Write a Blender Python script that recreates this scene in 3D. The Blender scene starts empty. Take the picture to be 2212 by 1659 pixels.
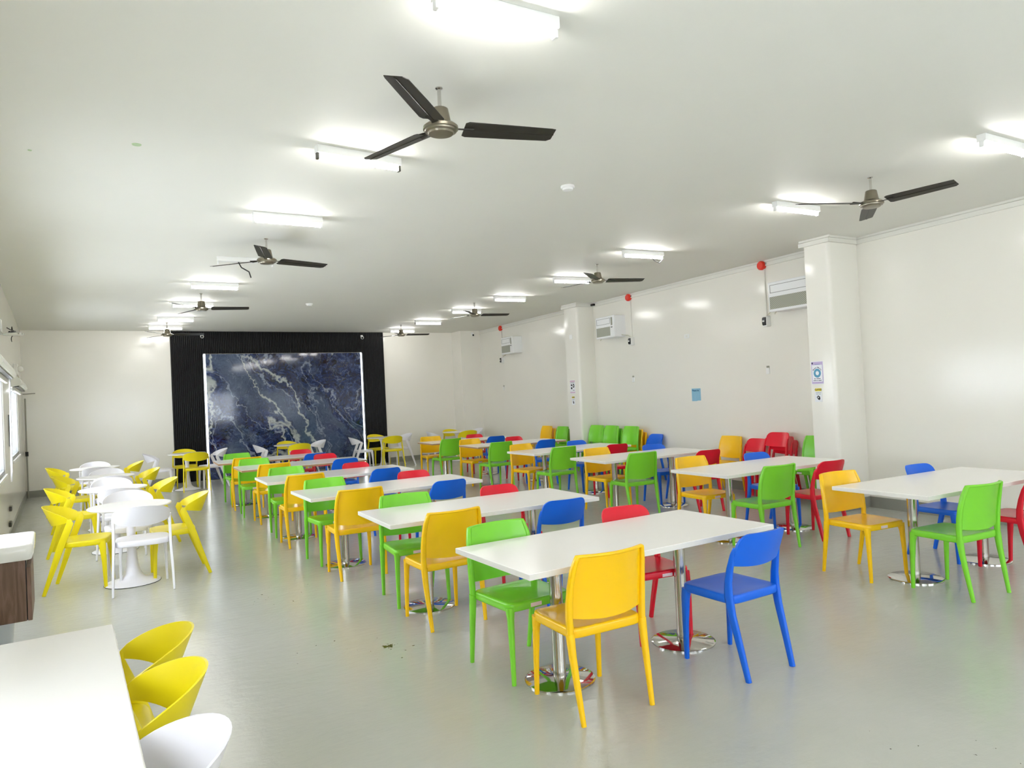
import bpy, bmesh, math, random
from math import sin, cos, pi, radians as R, sqrt
from mathutils import Vector as V, Matrix as M
random.seed(4)
S = bpy.context.scene
C = S.collection
# ------------------------------------------------------------------ camera, world, exposure
FPX, YAW, PITCH, ROLL, CAMH = 1518.8, 0.516916, 0.0146775, -0.0474987, 1.6221
def make_camera():
    f = V((sin(YAW)*cos(PITCH), cos(YAW)*cos(PITCH), sin(PITCH)))
    r = V((cos(YAW), -sin(YAW), 0)); u = r.cross(f)
    r2 = cos(ROLL)*r + sin(ROLL)*u; u2 = -sin(ROLL)*r + cos(ROLL)*u
    cd = bpy.data.cameras.new('camera'); co = bpy.data.objects.new('camera', cd); C.objects.link(co)
    m = M((r2, u2, -f)).transposed().to_4x4(); m.translation = (0, 0, CAMH)
    co.matrix_world = m
    cd.sensor_fit = 'HORIZONTAL'; cd.sensor_width = 36; cd.lens = FPX/2212*36
    cd.clip_start = .05; cd.clip_end = 200
    S.camera = co
make_camera()
W = bpy.data.worlds.new('World'); S.world = W; W.use_nodes = True
bg = W.node_tree.nodes['Background']; bg.inputs[0].default_value = (0.92, 0.935, 1.0, 1); bg.inputs[1].default_value = 6.2
TUBE_POWER = 46.0
S.view_settings.view_transform = 'Standard'; S.view_settings.look = 'None'
S.view_settings.gamma = 1; S.view_settings.exposure = 0.94; S.view_settings.use_curve_mapping = False
S.cycles.use_denoising = True
S.cycles.max_bounces = 12; S.cycles.diffuse_bounces = 6; S.cycles.glossy_bounces = 5; S.cycles.transparent_max_bounces = 12
S.cycles.sample_clamp_indirect = 8

# ------------------------------------------------------------------ materials
def lin(h):
    h = h.lstrip('#'); o = []
    for i in (0, 2, 4):
        c = int(h[i:i+2], 16)/255
        o.append(c/12.92 if c <= .04045 else ((c+.055)/1.055)**2.4)
    return (*o, 1)
def mat(name, col, rough=.5, metal=0, var=0.0, scale=8, bump=0, bscale=30, spec=.5, coat=0):
    m = bpy.data.materials.new(name); m.use_nodes = True; nt = m.node_tree; b = nt.nodes['Principled BSDF']
    c = lin(col) if isinstance(col, str) else (*col, 1)
    b.inputs['Base Color'].default_value = c; b.inputs['Roughness'].default_value = rough
    b.inputs['Metallic'].default_value = metal; b.inputs['Specular IOR Level'].default_value = spec
    b.inputs['Coat Weight'].default_value = coat
    tc = nt.nodes.new('ShaderNodeTexCoord')
    n = nt.nodes.new('ShaderNodeTexNoise'); n.inputs['Scale'].default_value = scale; n.inputs['Detail'].default_value = 4
    nt.links.new(tc.outputs['Object'], n.inputs['Vector'])
    mx = nt.nodes.new('ShaderNodeMix'); mx.data_type = 'RGBA'
    mx.inputs[6].default_value = tuple(max(0, x*(1-var)) for x in c[:3])+(1,); mx.inputs[7].default_value = tuple(min(1, x*(1+var)) for x in c[:3])+(1,)
    nt.links.new(n.outputs['Fac'], mx.inputs[0]); nt.links.new(mx.outputs[2], b.inputs['Base Color'])
    if bump:
        n2 = nt.nodes.new('ShaderNodeTexNoise'); n2.inputs['Scale'].default_value = bscale; n2.inputs['Detail'].default_value = 5
        nt.links.new(tc.outputs['Object'], n2.inputs['Vector'])
        bp = nt.nodes.new('ShaderNodeBump'); bp.inputs['Strength'].default_value = bump; bp.inputs['Distance'].default_value = .02
        nt.links.new(n2.outputs['Fac'], bp.inputs['Height']); nt.links.new(bp.outputs['Normal'], b.inputs['Normal'])
    return m
def emis(name, col, st):
    m = bpy.data.materials.new(name); m.use_nodes = True; nt = m.node_tree; nt.nodes.clear()
    o = nt.nodes.new('ShaderNodeOutputMaterial'); e = nt.nodes.new('ShaderNodeEmission')
    e.inputs[0].default_value = (*col, 1); e.inputs[1].default_value = st
    nt.links.new(e.outputs[0], o.inputs[0]); return m
def glass_mat():
    m = bpy.data.materials.new('window_glass'); m.use_nodes = True; nt = m.node_tree; nt.nodes.clear()
    o = nt.nodes.new('ShaderNodeOutputMaterial'); t = nt.nodes.new('ShaderNodeBsdfTransparent'); g = nt.nodes.new('ShaderNodeBsdfGlossy')
    g.inputs['Roughness'].default_value = .03; t.inputs[0].default_value = (.93, .96, .97, 1)
    mx = nt.nodes.new('ShaderNodeMixShader')
    mx.inputs[0].default_value = .07; nt.links.new(t.outputs[0], mx.inputs[1]); nt.links.new(g.outputs[0], mx.inputs[2])
    nt.links.new(mx.outputs[0], o.inputs[0]); return m
def math_n(nt, op, a, b=None, c=None):
    n = nt.nodes.new('ShaderNodeMath'); n.operation = op
    for i, x in enumerate((a, b, c)):
        if x is None: continue
        if isinstance(x, (int, float)): n.inputs[i].default_value = x
        else: nt.links.new(x, n.inputs[i])
    return n.outputs[0]
def ramp(nt, fac, stops):
    r = nt.nodes.new('ShaderNodeValToRGB'); nt.links.new(fac, r.inputs[0]); e = r.color_ramp.elements
    while len(e) < len(stops): e.new(.5)
    for el, (p, c) in zip(e, stops): el.position = p; el.color = c if len(c) == 4 else (*c, 1)
    return r.outputs[0]
def noise(nt, vec, scale, detail=4, rough=.55, dist=0):
    n = nt.nodes.new('ShaderNodeTexNoise'); n.inputs['Scale'].default_value = scale; n.inputs['Detail'].default_value = detail
    n.inputs['Roughness'].default_value = rough; n.inputs['Distortion'].default_value = dist
    nt.links.new(vec, n.inputs['Vector']); return n
def mixc(nt, fac, a, b, blend='MIX'):
    n = nt.nodes.new('ShaderNodeMix'); n.data_type = 'RGBA'; n.blend_type = blend
    if isinstance(fac, (int, float)): n.inputs[0].default_value = fac
    else: nt.links.new(fac, n.inputs[0])
    for i, x in ((6, a), (7, b)):
        if isinstance(x, tuple): n.inputs[i].default_value = x
        else: nt.links.new(x, n.inputs[i])
    return n.outputs[2]
def floor_mat():
    m = bpy.data.materials.new('epoxy_floor'); m.use_nodes = True; nt = m.node_tree; b = nt.nodes['Principled BSDF']
    g = nt.nodes.new('ShaderNodeNewGeometry').outputs['Position']
    n1 = noise(nt, g, .55, 4).outputs['Fac']; n2 = noise(nt, g, 7, 6, .65, .6).outputs['Fac']
    col = ramp(nt, n1, [(.32, lin('#b2b4a9')), (.68, lin('#babab4'))])
    col = mixc(nt, math_n(nt, 'MULTIPLY', n2, .16), col, lin('#d2d1c6'))
    # small chips worn through the coating
    chip = math_n(nt, 'GREATER_THAN', noise(nt, g, 26, 3, .5).outputs['Fac'], .71)
    msk = None
    for (x, y, r) in [(1.55, 4.52, .34), (1.1, 4.75, .3), (3.3, 1.6, .22), (3.0, 1.95, .15), (1.25, 6.3, .35)]:
        d = nt.nodes.new('ShaderNodeVectorMath'); d.operation = 'DISTANCE'; nt.links.new(g, d.inputs[0]); d.inputs[1].default_value = (x, y, 0)
        k = math_n(nt, 'LESS_THAN', d.outputs['Value'], r)
        msk = k if msk is None else math_n(nt, 'MAXIMUM', msk, k)
    col = mixc(nt, math_n(nt, 'MULTIPLY', chip, msk), col, lin('#4a3f2c'))
    d = nt.nodes.new('ShaderNodeVectorMath'); d.operation = 'DISTANCE'; nt.links.new(g, d.inputs[0]); d.inputs[1].default_value = (1.525, 4.5, 0)
    dd = math_n(nt, 'ADD', d.outputs['Value'], math_n(nt, 'MULTIPLY', math_n(nt, 'SUBTRACT', noise(nt, g, 45, 3).outputs['Fac'], .5), .12))
    col = mixc(nt, math_n(nt, 'LESS_THAN', dd, .03), col, lin('#4a3a22'))
    nt.links.new(col, b.inputs['Base Color'])
    rg = math_n(nt, 'MULTIPLY_ADD', n2, .16, .10); nt.links.new(rg, b.inputs['Roughness'])
    b.inputs['Specular IOR Level'].default_value = .55
    st = nt.nodes.new('ShaderNodeVectorMath'); st.operation = 'MULTIPLY'; nt.links.new(g, st.inputs[0]); st.inputs[1].default_value = (1, 2.2, 1)
    h = math_n(nt, 'ADD', noise(nt, st.outputs[0], 9, 5, .6).outputs['Fac'], math_n(nt, 'MULTIPLY', noise(nt, g, 40, 3).outputs['Fac'], .15))
    bp = nt.nodes.new('ShaderNodeBump'); bp.inputs['Strength'].default_value = .22; bp.inputs['Distance'].default_value = .012
    nt.links.new(h, bp.inputs['Height']); nt.links.new(bp.outputs[0], b.inputs['Normal'])
    return m
def marble_mat():
    m = bpy.data.materials.new('blue_marble'); m.use_nodes = True; nt = m.node_tree; b = nt.nodes['Principled BSDF']
    o = nt.nodes.new('ShaderNodeTexCoord').outputs['Object']
    # drifts run from upper left to lower right
    mp = nt.nodes.new('ShaderNodeMapping'); mp.vector_type = 'POINT'; nt.links.new(o, mp.inputs[0])
    mp.inputs['Rotation'].default_value = (0, R(-58), 0)
    wv = noise(nt, mp.outputs[0], .8, 5, .6)
    wp = nt.nodes.new('ShaderNodeVectorMath'); wp.operation = 'MULTIPLY_ADD'; nt.links.new(wv.outputs['Color'], wp.inputs[0])
    wp.inputs[1].default_value = (1.1, 1.1, 1.1); nt.links.new(mp.outputs[0], wp.inputs[2])
    sc = nt.nodes.new('ShaderNodeVectorMath'); sc.operation = 'MULTIPLY'; nt.links.new(wp.outputs[0], sc.inputs[0]); sc.inputs[1].default_value = (.35, 1, 1.25)
    big = noise(nt, sc.outputs[0], .95, 3, .5).outputs['Fac']
    fine = noise(nt, wp.outputs[0], 6.5, 8, .72, 1.6).outputs['Fac']
    smooth = ramp(nt, fine, [(.3, lin('#2c3a58')), (.7, lin('#586884'))])
    rough_c = ramp(nt, fine, [(.40, lin('#060c22')), (.5, lin('#152450')), (.6, lin('#36497a')), (.72, lin('#7c8ba4'))])
    fac = ramp(nt, big, [(.41, (0, 0, 0)), (.49, (1, 1, 1))])
    col = mixc(nt, fac, smooth, rough_c)
    for (sx, sz, scale, wd, cc, k) in [(.22, 1.0, .8, .0045, '#c3c9c8', .9), (.25, .8, 1.5, .0035, '#9fabc0', .7), (.5, 1.2, 3.2, .004, '#8b9ab4', .35)]:
        s2 = nt.nodes.new('ShaderNodeVectorMath'); s2.operation = 'MULTIPLY'; nt.links.new(wp.outputs[0], s2.inputs[0]); s2.inputs[1].default_value = (sx, 1, sz)
        nn = noise(nt, s2.outputs[0], scale, 3, .45, .3).outputs['Fac']
        a = math_n(nt, 'ABSOLUTE', math_n(nt, 'SUBTRACT', nn, .5))
        v = ramp(nt, a, [(0, (k, k, k)), (wd, (k*.7, k*.7, k*.7)), (wd*2.6, (0, 0, 0))])
        col = mixc(nt, v, col, lin(cc))
    nt.links.new(col, b.inputs['Base Color']); b.inputs['Roughness'].default_value = .07; b.inputs['Specular IOR Level'].default_value = .5
    return m
def wood_mat():
    m = bpy.data.materials.new('walnut_veneer'); m.use_nodes = True; nt = m.node_tree; b = nt.nodes['Principled BSDF']
    o = nt.nodes.new('ShaderNodeTexCoord').outputs['Object']
    s = nt.nodes.new('ShaderNodeVectorMath'); s.operation = 'MULTIPLY'; nt.links.new(o, s.inputs[0]); s.inputs[1].default_value = (9, 9, .9)
    n = noise(nt, s.outputs[0], 3.2, 6, .6, .8).outputs['Fac']
    nt.links.new(ramp(nt, n, [(.3, lin('#4f3a2c')), (.5, lin('#6e5443')), (.7, lin('#84675a'))]), b.inputs['Base Color']); b.inputs['Roughness'].default_value = .5
    return m
def grille_mat():
    m = bpy.data.materials.new('air_filter_mesh'); m.use_nodes = True; nt = m.node_tree; b = nt.nodes['Principled BSDF']
    o = nt.nodes.new('ShaderNodeTexCoord').outputs['Object']
    w = nt.nodes.new('ShaderNodeTexWave'); w.inputs['Scale'].default_value = 22; w.bands_direction = 'DIAGONAL'; nt.links.new(o, w.inputs[0])
    nt.links.new(ramp(nt, w.outputs['Fac'], [(.2, lin('#8d8f80')), (.8, lin('#b5b6aa'))]), b.inputs['Base Color']); b.inputs['Roughness'].default_value = .6
    return m
MT = dict(
 wall=mat('wall_paint', '#efece3', .15, var=.015, scale=1.5, bump=.03, bscale=5, spec=.4),
 ceil=mat('ceiling_paint', '#eae9e2', .62, var=.02, scale=1.2, bump=.12, bscale=3.5, spec=.18),
 base=mat('grey_skirting', '#8f8f86', .4, var=.12, scale=6),
 trim=mat('white_trunking', '#e6e4dc', .4),
 white=mat('white_laminate', '#f5f2ee', .22, var=.01, spec=.5),
 edge=mat('white_edge_banding', '#e4e1da', .35),
 brown=mat('bare_chipboard_edge', '#b08a68', .6, var=.15, scale=40),
 steel=mat('brushed_steel', '#c9c6c0', .16, 1, var=.05, scale=30),
 chrome=mat('polished_steel', '#d3d1cd', .07, 1),
 yellow=mat('yellow_plastic', '#ffc905', .27, var=.02),
 green=mat('green_plastic', '#7ed432', .27, var=.02),
 blue=mat('blue_plastic', '#0064e0', .36, var=.02),
 red=mat('red_plastic', '#e2082a', .27, var=.02),
 lemon=mat('lemon_plastic', '#ecd906', .36, var=.02),
 wplast=mat('white_plastic', '#eceaf0', .36, var=.01),
 sticker=mat('sticker_paper', '#f0d9dc', .6, var=.12, scale=90),
 black=mat('black_flutes', '#060607', .32, var=.1, spec=.35), groove=mat('black_groove', '#020202', .8),
 marble=marble_mat(), led=emis('led_strip_glow', (.85, .92, 1), 5),
 tube=emis('fluorescent_tube_glow', (1.0, .985, .965), TUBE_POWER),
 fixture=mat('white_enamel', '#eeeeec', .35), cap=mat('dark_lamp_holder', '#4b4a40', .5),
 fanmetal=mat('brushed_nickel', '#8d8676', .3, .85, var=.06, scale=20), blade=mat('dark_brown_blade', '#1e1a11', .45, var=.25, scale=14),
 alarm=mat('alarm_red', '#e8341f', .35), wire=mat('black_cable', '#0b0b0c', .45), wirew=mat('pale_cable', '#c9c4b2', .5),
 ac=mat('air_conditioner_plastic', '#f0f1f2', .35), grille=grille_mat(), line=mat('dark_groove', '#6c6d6c', .5), dark=mat('dark_smoked_plastic', '#17191c', .25),
 frame=mat('aluminium_frame', '#8d8d8c', .35, .6), glass=glass_mat(), blind=mat('roller_blind_housing', '#e2e1d8', .4),
 ceramic=mat('glazed_ceramic', '#f1efe9', .1), wood=wood_mat(), lilac=mat('lilac_print', '#c3b2d8', .5), paper=mat('white_paper', '#eef0f5', .5),
 ink=mat('navy_ink', '#1a1c4a', .6), blackink=mat('black_ink', '#141414', .6), donut=mat('blue_icing', '#5a9dc0', .5, var=.3, scale=60), ypaper=mat('yellow_print', '#f0dd52', .5), bpaper=mat('pale_blue_paper', '#8fc1da', .5, var=.06, scale=20),
 pink=mat('pink_print', '#d8b8cc', .5), teal=mat('dark_teal_ink', '#0e5d86', .6), pipe=mat('grey_conduit', '#a19f92', .5), greenpatch=mat('green_putty', '#b9cfa8', .6),
 bin=mat('translucent_white_plastic', '#c9ced2', .3), rubber=mat('black_foot', '#222', .6) if False else mat('black_foot', '#222222', .6),
 floor=floor_mat())

# ------------------------------------------------------------------ mesh helpers
def obj(name, bm, m, parent=None, smooth=False, angle=40):
    me = bpy.data.meshes.new(name)
    bmesh.ops.recalc_face_normals(bm, faces=bm.faces[:])
    bm.to_mesh(me); bm.free()
    if smooth:
        me.shade_smooth()
        try: me.set_sharp_from_angle(angle=R(angle))
        except Exception: pass
    me.materials.append(MT[m] if isinstance(m, str) else m)
    o = bpy.data.objects.new(name, me); C.objects.link(o)
    if parent: o.parent = parent
    return o
def thing(name, label, cat, loc=(0, 0, 0), rz=0, group=None, mw=None):
    o = bpy.data.objects.new(name, None); C.objects.link(o); o.empty_display_size = .1
    if mw is not None: o.matrix_world = mw
    else: o.location = loc; o.rotation_euler = (0, 0, rz)
    o['label'] = label; o['category'] = cat
    if group: o['group'] = group
    return o
def tag(o, label, cat, group=None):
    o['label'] = label; o['category'] = cat
    if group: o['group'] = group
    return o
def struct(o):
    o['kind'] = 'structure'; return o
def stuff(o):
    o['kind'] = 'stuff'; return o
def dup(root, loc, rz, label, group=None, name=None):
    r = root.copy(); C.objects.link(r); r.location = loc; r.rotation_euler = (0, 0, rz); r['label'] = label
    if group: r['group'] = group
    if name: r.name = name
    for ch in list(root.children):
        c = ch.copy(); C.objects.link(c); c.parent = r
        for g in ch.children:
            d = g.copy(); C.objects.link(d); d.parent = c
    return r
def B(): return bmesh.new()
def box(bm, lo, hi, bev=0, mtx=None):
    r = bmesh.ops.create_cube(bm, size=1); vs = r['verts']
    lo, hi = V(lo), V(hi); c = (lo+hi)/2; s = hi-lo
    for v in vs: v.co = V((v.co.x*s.x, v.co.y*s.y, v.co.z*s.z))+c
    if bev:
        es = list({e for v in vs for e in v.link_edges})
        rb = bmesh.ops.bevel(bm, geom=es, offset=bev, segments=2, affect='EDGES', profile=.5)
        vs = list({v for f in rb['faces'] for v in f.verts} | {v for v in vs if v.is_valid})
    if mtx is not None:
        for v in vs: v.co = mtx @ v.co
    return bm
def rings(bm, rs, cap0=True, cap1=True, closed=True):
    vr = [[bm.verts.new(p) for p in r] for r in rs]; n = len(vr[0])
    for a, b in zip(vr, vr[1:]):
        for i in range(n if closed else n-1):
            j = (i+1) % n
            try: bm.faces.new((a[i], a[j], b[j], b[i]))
            except ValueError: pass
    if cap0: bm.faces.new(vr[0][::-1])
    if cap1: bm.faces.new(vr[-1])
    return bm
def tube(bm, pts, rad, n=8, side=None, ex=2.0, cap=True):
    """sweep a super-elliptic section; rad = r or (r_side, r_other) or a list of these"""
    pts = [V(p) for p in pts]; k = len(pts); rs = []
    prev = None
    for i, p in enumerate(pts):
        t = (pts[min(i+1, k-1)]-pts[max(i-1, 0)]).normalized()
        if side is not None: s = V(side)
        elif prev is not None: s = prev
        else: s = V((1, 0, 0)) if abs(t.x) < .8 else V((0, 1, 0))
        s = (s-t*s.dot(t)).normalized(); prev = s; u = t.cross(s)
        r = rad[i] if isinstance(rad, list) else rad
        ra, rb = (r, r) if isinstance(r, (int, float)) else r
        ring = []
        for q in range(n):
            a = 2*pi*(q+.5)/n; ca, sa = cos(a), sin(a)
            e = 2/ex
            ring.append(p+s*ra*math.copysign(abs(ca)**e, ca)+u*rb*math.copysign(abs(sa)**e, sa))
        rs.append(ring)
    return rings(bm, rs, cap, cap)
def lathe(bm, prof, n=24, c=(0, 0), cap0=True, cap1=True):
    rs = [[V((c[0]+r*cos(2*pi*i/n), c[1]+r*sin(2*pi*i/n), z)) for i in range(n)] for r, z in prof]
    return rings(bm, rs, cap0, cap1)
def prism(bm, poly, z0, z1):
    return rings(bm, [[V((x, y, z0)) for x, y in poly], [V((x, y, z1)) for x, y in poly]])
def sheet(bm, f, g, nu, nv):
    """closed shell between two parametric surfaces f (front) and g (back) on the unit square"""
    F = [[bm.verts.new(f(i/nu, j/nv)) for j in range(nv+1)] for i in range(nu+1)]
    G = [[bm.verts.new(g(i/nu, j/nv)) for j in range(nv+1)] for i in range(nu+1)]
    for i in range(nu):
        for j in range(nv):
            bm.faces.new((F[i][j], F[i+1][j], F[i+1][j+1], F[i][j+1])); bm.faces.new((G[i][j], G[i][j+1], G[i+1][j+1], G[i+1][j]))
    for i in range(nu):
        bm.faces.new((F[i][0], G[i][0], G[i+1][0], F[i+1][0])); bm.faces.new((F[i][nv], F[i+1][nv], G[i+1][nv], G[i][nv]))
    for j in range(nv):
        bm.faces.new((F[0][j], F[0][j+1], G[0][j+1], G[0][j])); bm.faces.new((F[nu][j], G[nu][j], G[nu][j+1], F[nu][j+1]))
    return bm
def text_mesh(txt, size, m, parent, loc, rot=(pi/2, 0, 0), name='lettering', bold=0.0):
    cu = bpy.data.curves.new('t', 'FONT'); cu.body = txt; cu.size = size; cu.align_x = 'CENTER'; cu.align_y = 'CENTER'; cu.extrude = .0003; cu.offset = bold; cu.resolution_u = 2
    o = bpy.data.objects.new('t', cu); C.objects.link(o)
    me = bpy.data.meshes.new_from_object(o.evaluated_get(bpy.context.evaluated_depsgraph_get()))
    bpy.data.objects.remove(o); bpy.data.curves.remove(cu)
    me.materials.clear(); me.materials.append(MT[m]); me.name = name
    o = bpy.data.objects.new(name, me); C.objects.link(o); o.parent = parent; o.location = loc; o.rotation_euler = rot
    return o

# ------------------------------------------------------------------ room
H = 3.3845; Y0 = -3.2
def XLF(y): return -1.584+math.tan(-.05996)*(y-17.1893)
def XRF(y): return 8.2759+math.tan(.045873)*(y-7)
def YBF(x): return 17.1893+math.tan(.0384)*(x+1.584)
LB = (-1.584, 17.1893); _x = 8.757; RB = (_x, YBF(_x)); LF = (XLF(Y0), Y0); RF = (XRF(Y0), Y0)
nL = V((cos(.05996), sin(.05996), 0)); tL = V((-sin(.05996), cos(.05996), 0))     # into the room, along +y
nR = V((-cos(.045873), sin(.045873), 0)); tR = V((sin(.045873), cos(.045873), 0))
nB = V((sin(.0384), -cos(.0384), 0)); tB = V((cos(.0384), sin(.0384), 0))
T = .2
def wall_frame(p, t, n):            # local X along t, Z up, -Y into the room
    m = M((t, -n, V((0, 0, 1)))).transposed().to_4x4(); m.translation = V(p); return m
def onR(y, z, off=0): return wall_frame(V((XRF(y), y, z))+nR*off, -tR, nR)
def onL(y, z, off=0): return wall_frame(V((XLF(y), y, z))+nL*off, tL, nL)
def onB(x, z, off=0): return wall_frame(V((x, YBF(x), z))+nB*off, tB, nB)
poly = [LF, RF, RB, LB]
big = [(LF[0]-T, LF[1]-T), (RF[0]+T, RF[1]-T), (RB[0]+T, RB[1]+T), (LB[0]-T, LB[1]+T)]
struct(obj('floor', prism(B(), big, -.1, 0), 'floor'))
struct(obj('ceiling', prism(B(), big, H, H+.15), 'ceil'))
bm = B(); P = [V((*LB, 0)), V((*RB, 0)), V((*RB, 0))-nB*T+tB*T, V((*LB, 0))-nB*T-tB*T]
struct(obj('wall_back', prism(bm, [p.xy for p in P], 0, H), 'wall'))
bm = B(); prism(bm, [RF, RB, (RB[0]+T, RB[1]+.02), (RF[0]+T, RF[1])], 0, H); struct(obj('wall_right', bm, 'wall'))
ADDED_FW = [(.7, 3.3, .9, 2.4), (4.4, 7.0, .9, 2.4)]                     # unseen windows added behind the camera for extra daylight: x0, x1, z0, z1
bm = B(); last = LF[0]-T
for a, b, c, d in ADDED_FW:
    box(bm, (last, Y0-T, 0), (a, Y0, H)); box(bm, (a, Y0-T, 0), (b, Y0, c)); box(bm, (a, Y0-T, d), (b, Y0, H)); last = b
box(bm, (last, Y0-T, 0), (RF[0]+T, Y0, H)); struct(obj('wall_front', bm, 'wall'))
WIN = [(12.62, 15.05, .99, 2.10), (8.3, 10.95, .92, 2.14), (5.0, 7.5, .95, 2.12), (1.9, 2.7, .95, 2.12), (-2.3, .2, .95, 2.12)]   # y0, y1, z0, z1; after the first pair, unseen windows added for daylight
bm = B()
def lw_piece(y0, y1, z0, z1):
    q = [(XLF(y0), y0), (XLF(y1), y1), (XLF(y1)-T, y1), (XLF(y0)-T, y0)]; prism(bm, q, z0, z1)
ys = sorted([(a, b, c, d) for a, b, c, d in WIN]); last = Y0
for a, b, c, d in ys:
    lw_piece(last, a, 0, H); lw_piece(a, b, 0, c); lw_piece(a, b, d, H); last = b
lw_piece(last, LB[1], 0, H)
struct(obj('wall_left', bm, 'wall'))
# columns along the right wall
def pillar(x0, y0, y1, xin, rnd):
    pts = []
    def arc(cx, cy, a0, a1):
        for i in range(5):
            a = R(a0+(a1-a0)*i/4); pts.append((cx+rnd*cos(a), cy+rnd*sin(a)))
    arc(x0+rnd, y0+rnd, 270, 180); pts.append((x0, y1)); pts.append((xin, y1)); pts.append((xin, y0))
    o = obj('wall_pillar', prism(B(), pts, 0, H), 'wall', None, True, 50); return struct(o)
pillar(7.655, 5.50, 5.845, XRF(5.7)+.05, .05)
pillar(8.07, 11.47, 11.915, XRF(11.7)+.05, .05)
struct(obj('wall_pillar', prism(B(), [(8.147, 17.0), (XRF(17)+.05, 17.0), (RB[0]+.05, RB[1]+.02), (8.147, YBF(8.147)+.02)], 0, H), 'wall'))
# skirtings
def skirt(name, p, q, n, h=.135, t=.014):
    p, q = V((*p, 0)), V((*q, 0)); bm = B()
    prism(bm, [p.xy, q.xy, (q+n*t).xy, (p+n*t).xy], 0, h); struct(obj(name, bm, 'base'))
skirt('baseboard_left', (XLF(Y0), Y0), LB, nL)
skirt('baseboard_back', LB, (1.15, YBF(1.15)), nB); skirt('baseboard_back', (6.15, YBF(6.15)), (8.147, YBF(8.147)), nB)
skirt('baseboard_right', (XRF(Y0), Y0), (XRF(5.5), 5.5), nR); skirt('baseboard_right', (XRF(5.845), 5.845), (XRF(11.47), 11.47), nR); skirt('baseboard_right', (XRF(11.915), 11.915), (XRF(17), 17), nR)
for x, y0, y1, nm in [(7.655, 5.50, 5.845, 'baseboard_pillar'), (8.07, 11.47, 11.915, 'baseboard_pillar')]:
    bm = B(); box(bm, (x-.012, y0-.012, 0), (XRF(y0), y1+.012, .135)); struct(obj(nm, bm, 'base'))
# cable trunking under the ceiling
def trunk(k, p, q, n, z0=H-.085, t=.03):
    p, q = V((*p, 0)), V((*q, 0)); bm = B(); prism(bm, [p.xy, q.xy, (q+n*t).xy, (p+n*t).xy], z0, z0+.05)
    prism(bm, [p.xy, q.xy, (q+n*.018).xy, (p+n*.018).xy], z0+.058, H); struct(obj('trim_%d' % k, bm, 'trim'))
trunk(1, (XRF(Y0), Y0), (XRF(5.5), 5.5), nR); trunk(2, (XRF(5.845), 5.845), (XRF(11.47), 11.47), nR); trunk(3, (XRF(11.915), 11.915), (XRF(17), 17), nR)
for k, (x, y0, y1) in enumerate([(7.655, 5.50, 5.845), (8.07, 11.47, 11.915)]):
    trunk(4+2*k, (x, y0-.03), (x, y1+.06), V((-1, 0, 0))); trunk(5+2*k, (x, y0), (XRF(y0), y0), V((0, -1, 0)))
# left-wall windows, then the unseen ones added to let in daylight
for k, (a, b, c, d) in enumerate(WIN+ADDED_FW):
    y = (a+b)/2; w = (b-a)/cos(.05996)/2 if k < len(WIN) else (b-a)/2
    root = bpy.data.objects.new('window_%d' % (k+1), None); C.objects.link(root); struct(root)
    root.matrix_world = onL(y, 0, -.035) if k < len(WIN) else wall_frame((y, Y0-.13, 0), V((-1, 0, 0)), V((0, 1, 0)))
    bm = B()
    for x0, x1 in ((-w, -w+.05), (w-.05, w)): box(bm, (x0, -.022, c), (x1, .022, d))
    box(bm, (-w, -.03, c), (w, .03, c+.05)); box(bm, (-w, -.03, d-.05), (w, .03, d)); obj('window_frame', bm, 'frame', root)
    n = 4
    for i in range(1, n):
        x = -w+2*w*i/n; bm = B(); box(bm, (x-.02, -.012, c+.05), (x+.02, .012, d-.05)); obj('mullion', bm, 'frame', root)
    for i in range(n):
        x0 = -w+.05 if i == 0 else -w+2*w*i/n+.022; x1 = w-.05 if i == n-1 else -w+2*w*(i+1)/n-.022
        bm = B(); box(bm, (x0, -.004, c+.05), (x1, .004, d-.05)); obj('pane', bm, 'glass', root)
    bm = B(); box(bm, (-w-.02, -.06, c-.03), (w+.02, -.03, c)); obj('window_sill', bm, 'trim', root)
for k, (a, b, c, d) in enumerate(WIN[:2]):
    y = (a+b)/2; w = (b-a)/cos(.05996)/2
    t = thing('blind_housing', ['pale roller blind box above the far window on the left wall', 'pale roller blind box above the nearer window at the left photo edge'][k], 'blind', mw=onL(y, d, 0), group='blind boxes above the windows')
    bm = B(); rs = []
    for x in (-w-.06, w+.06): rs.append([V((x, 0, .16)), V((x, 0, -.02)), V((x, -.02, -.02)), V((x, -.13, .0)), V((x, -.15, .03)), V((x, -.13, .10)), V((x, -.06, .16))])
    rings(bm, rs); obj('housing', bm, 'blind', t)
    bm = B(); box(bm, (-w, -.115, -.022), (w, -.03, -.012)); obj('slot', bm, 'dark', t)
    bm = B(); box(bm, (-w+.03, -.06, -.075), (w-.03, -.03, -.02)); obj('bottom_rail', bm, 'blind', t)
    if k == 1:
        for dx in (-.02, .06):
            bm = B(); tube(bm, [(w-.10+dx, -.08, 0), (w-.09+dx, -.075, -.6), (w-.08+dx, -.07, -1.2), (w-.05+dx, -.06, -1.32), (w-.02+dx, -.06, -1.2), (w-.04+dx, -.07, -.6), (w-.06+dx, -.08, 0)], .007, 6); obj('blind_cord', bm, 'wplast', t)

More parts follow.
